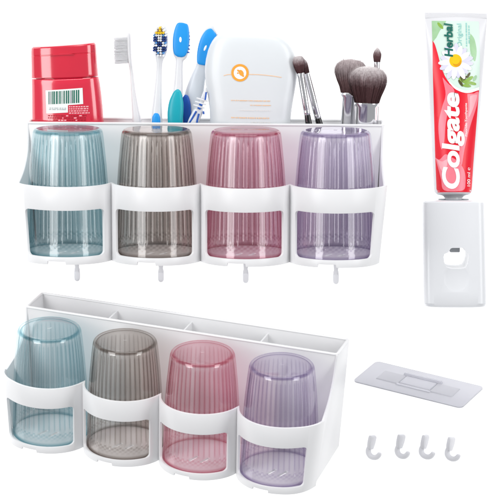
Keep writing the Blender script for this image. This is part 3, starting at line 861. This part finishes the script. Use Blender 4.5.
# red field with its sweeping upper edge
edge = spl([(432.2, 41), (434.4, 45), (437, 54), (440, 66), (444, 77), (449.5, 85), (457, 91), (466, 93.4), (478.4, 90)])
pr.poly(q(edge+[(477, 108), (474.4, 140), (472.4, 165), (471, 188), (470, 192.6), (437, 192.6), (435.8, 189), (434.6, 160), (433.2, 110), (432.2, 70)]), M['pred'], .3)
pr.poly(q(spl([(448, 83.6), (455, 90.6), (466, 93.9), (478.3, 90.6)])+list(reversed(spl([(448.6, 82.2), (456, 88.6), (466, 91.4), (478.4, 87.6)])))), M['pwhite'], .5)
# pink sweeps inside the red field
pr.poly(q(spl([(441.5, 78), (447, 84.5), (452, 89), (453, 96), (448, 108), (444.5, 124), (443, 142), (440.5, 150), (438.2, 140), (437.6, 124), (441, 108), (444.5, 95), (441.5, 78)])), M['ppink'], .4)
pr.poly(q(spl([(466, 95), (472, 94.5), (477.6, 92.5), (476.6, 103), (474, 112), (468, 130), (463, 150), (460, 166), (457.5, 156), (460.5, 138), (465, 120), (467, 108), (466, 95)])), M['ppink'], .4)
pr.poly(q(spl([(434.6, 158), (438.5, 160), (444, 155), (450, 158), (457.5, 163), (463, 172), (464, 183), (461, 190.8), (443, 190.8), (440, 180), (437.6, 170), (434.6, 158)])), M['ppink'], .4)
pr.poly(q(spl([(436, 159.5), (441, 162), (446, 160), (445, 168), (441.5, 172), (438.6, 168), (436, 159.5)])), M['ppink2'], .5)
pr.poly(q(spl([(468.5, 97), (473, 95.5), (476.2, 96), (474, 104), (470, 114), (467.2, 118), (468.6, 108), (468.5, 97)])), M['ppink2'], .5)
# leaves under the flower, the flower itself
for cx, cy, a_, b_, ro, mk in ((463, 82, 6, 2, .5, 'leaf'), (468, 80, 5, 1.8, -.6, 'leaf'), (459.5, 84, 4, 1.4, 1.0, 'dleaf'), (471, 84, 4.5, 1.6, .2, 'leaf'), (465.6, 86.6, 4.5, 1.5, .1, 'leaf'), (467.5, 76, 3.2, 1.1, -1.0, 'dleaf'), (460.4, 79.6, 3.4, 1.2, 1.2, 'dleaf'), (474, 79, 3.4, 1.4, -1.1, 'mgreen'), (464, 79, 2.8, 1.0, -1.0, 'dleaf')):
    pr.poly(q(ellipse(cx, cy, a_, b_, 18, ro)), M[mk], .55+.01*(cx % 3))
random.seed(9)
for k in range(19):
    a = 2*PI*k/19+.1; L = 12.2+random.uniform(-1.0, 1.2)
    cx, cy = 455.2+math.cos(a)*L*.8, 62.6+math.sin(a)*L*.86
    pr.poly(q(ellipse(cx, cy, L*.62, 2.75, 18, math.atan2(math.sin(a)*.86, math.cos(a)*.78))), M['petal'] if k % 2 else M['petalsh'], .7+.05*(k % 2)+.004*k)
pr.poly(q(ellipse(454.6, 61.6, 6.2, 6.6, 28)), M['yolk'], .95)
pr.poly(q(ellipse(455.8, 63.2, 4.2, 4.4, 24)), M['yolk2'], 1.05)
pr.poly(q(ellipse(454.4, 60.8, 4.6, 4.4, 24)), M['yolk'], 1.12)
# lettering, read from bottom to top
def vert(x_base, x_top, y_bot, y_top):
    return lambda u, v: Q(x_base+(x_top-x_base)*v, y_bot+(y_top-y_bot)*u)
pr.text('Colgate', M['pwhite'], .75, vert(463.2, 440.6, 189.4, 93.4), bold=.035, shear=.12)
pr.text('Herbal', M['dgreen'], 1.2, vert(452.2, 443.6, 57.8, 23.4), bold=.03, shear=.15)
pr.text('Original', M['teallight'], .6, vert(462.4, 456.4, 48, 24), bold=.0)
pr.text('Fluoride Toothpaste', M['pwhite'], .75, vert(466.4, 463.4, 137, 104), bold=.01)
pr.text('100 ml \u212e', M['pwhite'], .75, vert(469, 465.8, 186.6, 168), bold=.01)
random.seed(11)
for xx, ya, yb in ((465.4, 47, 25), (468.0, 44, 26)):
    y = ya
    while y > yb:
        w = random.uniform(.8, 2.2); pr.poly(q([(xx, y), (xx+1.0, y), (xx+1.0, y-w), (xx, y-w)]), M['teallight'], .6); y -= w+random.choice((.35, .9))
pr.build('printed_label', t)

# dispenser
TF = pose(0, -.045, 0, math.radians(4.2), 0, math.radians(-1.5))
fr = Frame(TF, 0, (453.8, 304)); Q = fr
t = thing('toothpaste_dispenser', 'white wall-mounted toothpaste squeezer box with an octagonal window', 'dispenser', fr.root)
b = MB(); rings = []
for py, l, r, d, n in ((305.2, 426.6, 482.4, 22, 5), (304.2, 424.3, 484.4, 24, 6), (301, 423.0, 485.4, 25.6, 7), (290, 422.6, 485.2, 26, 7), (250, 422.2, 484.4, 26, 7), (205, 422.0, 483.4, 25.6, 7), (201.4, 422.4, 483.2, 25, 7), (200.2, 423.4, 482.2, 24, 6.5), (199.6, 427, 480, 22, 6)):
    x0, z0 = Q(l, py); x1, _ = Q(r, py); rings.append(sel((x0+x1)/2, 0, z0, (x1-x0)/2, d, n, 96))
b.loft(rings); body = b.build('housing', M['white2'], t, angle=40)
oct_ = [(449, 246.6), (451, 246), (461, 246), (463.2, 247.4), (464, 250), (466.8, 252.4), (467, 256), (465.6, 262), (463.6, 265.6), (460, 266.6), (449.5, 266.6), (445, 265.2), (442.6, 260), (442, 255), (442.6, 252.2), (446.6, 250.4), (448, 248.4)]
c1 = MB(); c1.prism([Q(*p) for p in oct_], -60, 60); c1 = c1.build('cutter'); c1.parent = t
c2 = MB(); x, z = Q(453.6, 206); c2.loft([sel(x, 0, zz, 14.5, 13, 2, 40) for zz in (z-6, z+30)]); c2 = c2.build('cutter'); c2.parent = t
c3 = MB(); x, z = Q(454.6, 276)
rr = []
for i in range(1, 24):
    ph = PI*i/24-PI/2; rr.append([(x+14.5*math.cos(ph)*math.cos(a), -27.6+3.0*math.cos(ph)*math.sin(a), z+16*math.sin(ph)) for a in (2*PI*k/48 for k in range(48))])
c3.loft(rr); c3 = c3.build('cutter'); c3.parent = t
bpy.context.view_layer.update()
cut(body, [c3, c1, c2]); finish(body.data, 28)
b = MB(); x, z = Q(453.6, 199.6)
R0 = [sel(x, 0, z-1.0, 14.7, 13.2, 2, 48), sel(x, 0, z+.5, 14.7, 13.2, 2, 48), sel(x, 0, z+.5, 10.2, 10.2, 2, 48), sel(x, 0, z-6, 9.8, 9.8, 2, 48)]
b.loft(R0, cap0=False, cap1=False); b.build('inlet_collar', M['darkgrey'], t, angle=40)
b = MB(); x0, z0 = Q(449.4, 246); x1, z1 = Q(459.2, 251.6)
b.box(x0, x1, -10, 6, z1, z0+1.5); b.build('nozzle', M['midgrey'], t, bevel=.8)

# ------------------------------------------------------------------ adhesive pad
k = (D-.05)/(D-.03)
PM = pose(.1658*k, -.05, -.1331*k, .4233, -.0465, -.5657, 1.0112*k)
t = thing('adhesive_pad', 'thin frosted clear adhesive strip with raised clips lying above the four loose hooks', 'adhesive pad', PM)
def rrect(a, b_, r, n=8):
    o = []
    for sx, sy, s0 in ((1, 1, 0), (-1, 1, 1), (-1, -1, 2), (1, -1, 3)):
        for i in range(n+1):
            an = PI/2*(s0+i/n); o.append((sx*(a-r)+r*math.cos(an), sy*(b_-r)+r*math.sin(an)))
    return o
b = MB(); o_ = rrect(60, 24, 5)
b.loft([[(x, y, z) for x, y in o_] for z in (0, 1.4)]); b.build('film', M['film'], t, bevel=.25)
b = MB()
def slab(x0, x1, y0, y1, z0, z1, ins=1.0):
    b.loft([[(x0, y0, z0), (x1, y0, z0), (x1, y1, z0), (x0, y1, z0)], [(x0+ins, y0+ins, z1), (x1-ins, y0+ins, z1), (x1-ins, y1-ins, z1), (x0+ins, y1-ins, z1)]])
slab(-42, -17, -10, 9, 1.45, 2.3); b.build('clip_base', M['film'], t, bevel=.3)
b = MB(); slab(17, 42, -10, 9, 1.45, 2.3); b.build('clip_base', M['film'], t, bevel=.3)
b = MB(); slab(-17, 17, -8, 8, 1.5, 2.7, .8); b.build('clip_block', M['clip'], t, bevel=.4)
b = MB(); slab(-21, 21, 8.5, 12.5, 1.5, 4.4, .8); b.build('clip_rail', M['clip'], t, bevel=.4)
b = MB(); slab(-19, 19, -12, -8.5, 1.5, 2.6, .6); b.build('clip_rail', M['clip'], t, bevel=.4)

# ------------------------------------------------------------------ light
w = bpy.data.worlds.new('World'); bpy.context.scene.world = w; w.use_nodes = True
bg = w.node_tree.nodes['Background']; bg.inputs[0].default_value = (.97, .985, 1, 1); bg.inputs[1].default_value = .42
def softbox(name, loc, target, sx, sy, power, col=(1, 1, 1)):
    l = bpy.data.lights.new(name, 'AREA'); l.shape = 'RECTANGLE'; l.size = sx; l.size_y = sy; l.energy = power; l.color = col
    o = bpy.data.objects.new(name, l); C.objects.link(o); o.location = loc
    o.rotation_euler = (Vector(target)-Vector(loc)).to_track_quat('-Z', 'Y').to_euler()
softbox('left_softbox', (-1.08, -1.25, .25), (0, 0, -.02), .62, 1.5, 15)
softbox('right_softbox', (1.15, -1.15, .25), (0, 0, -.02), .5, 1.5, 10.5)
softbox('top_softbox', (0, -.9, 1.3), (0, -.05, 0), 1.4, .5, 8)

cam = bpy.data.cameras.new('camera'); co = bpy.data.objects.new('camera', cam); C.objects.link(co)
co.location = (0, -D, 0); co.rotation_euler = (PI/2, 0, 0)
cam.sensor_width = 36; cam.lens = 36*D/.5; cam.clip_start = .05; cam.clip_end = 60
sc = bpy.context.scene; sc.camera = co
sc.view_settings.view_transform = 'Standard'; sc.view_settings.look = 'None'; sc.view_settings.exposure = 0
sc.render.engine = 'CYCLES'
sc.cycles.max_bounces = 24; sc.cycles.transmission_bounces = 20; sc.cycles.glossy_bounces = 8; sc.cycles.diffuse_bounces = 5; sc.cycles.transparent_max_bounces = 16
sc.cycles.use_denoising = True; sc.cycles.sample_clamp_indirect = 6; sc.cycles.blur_glossy = .5
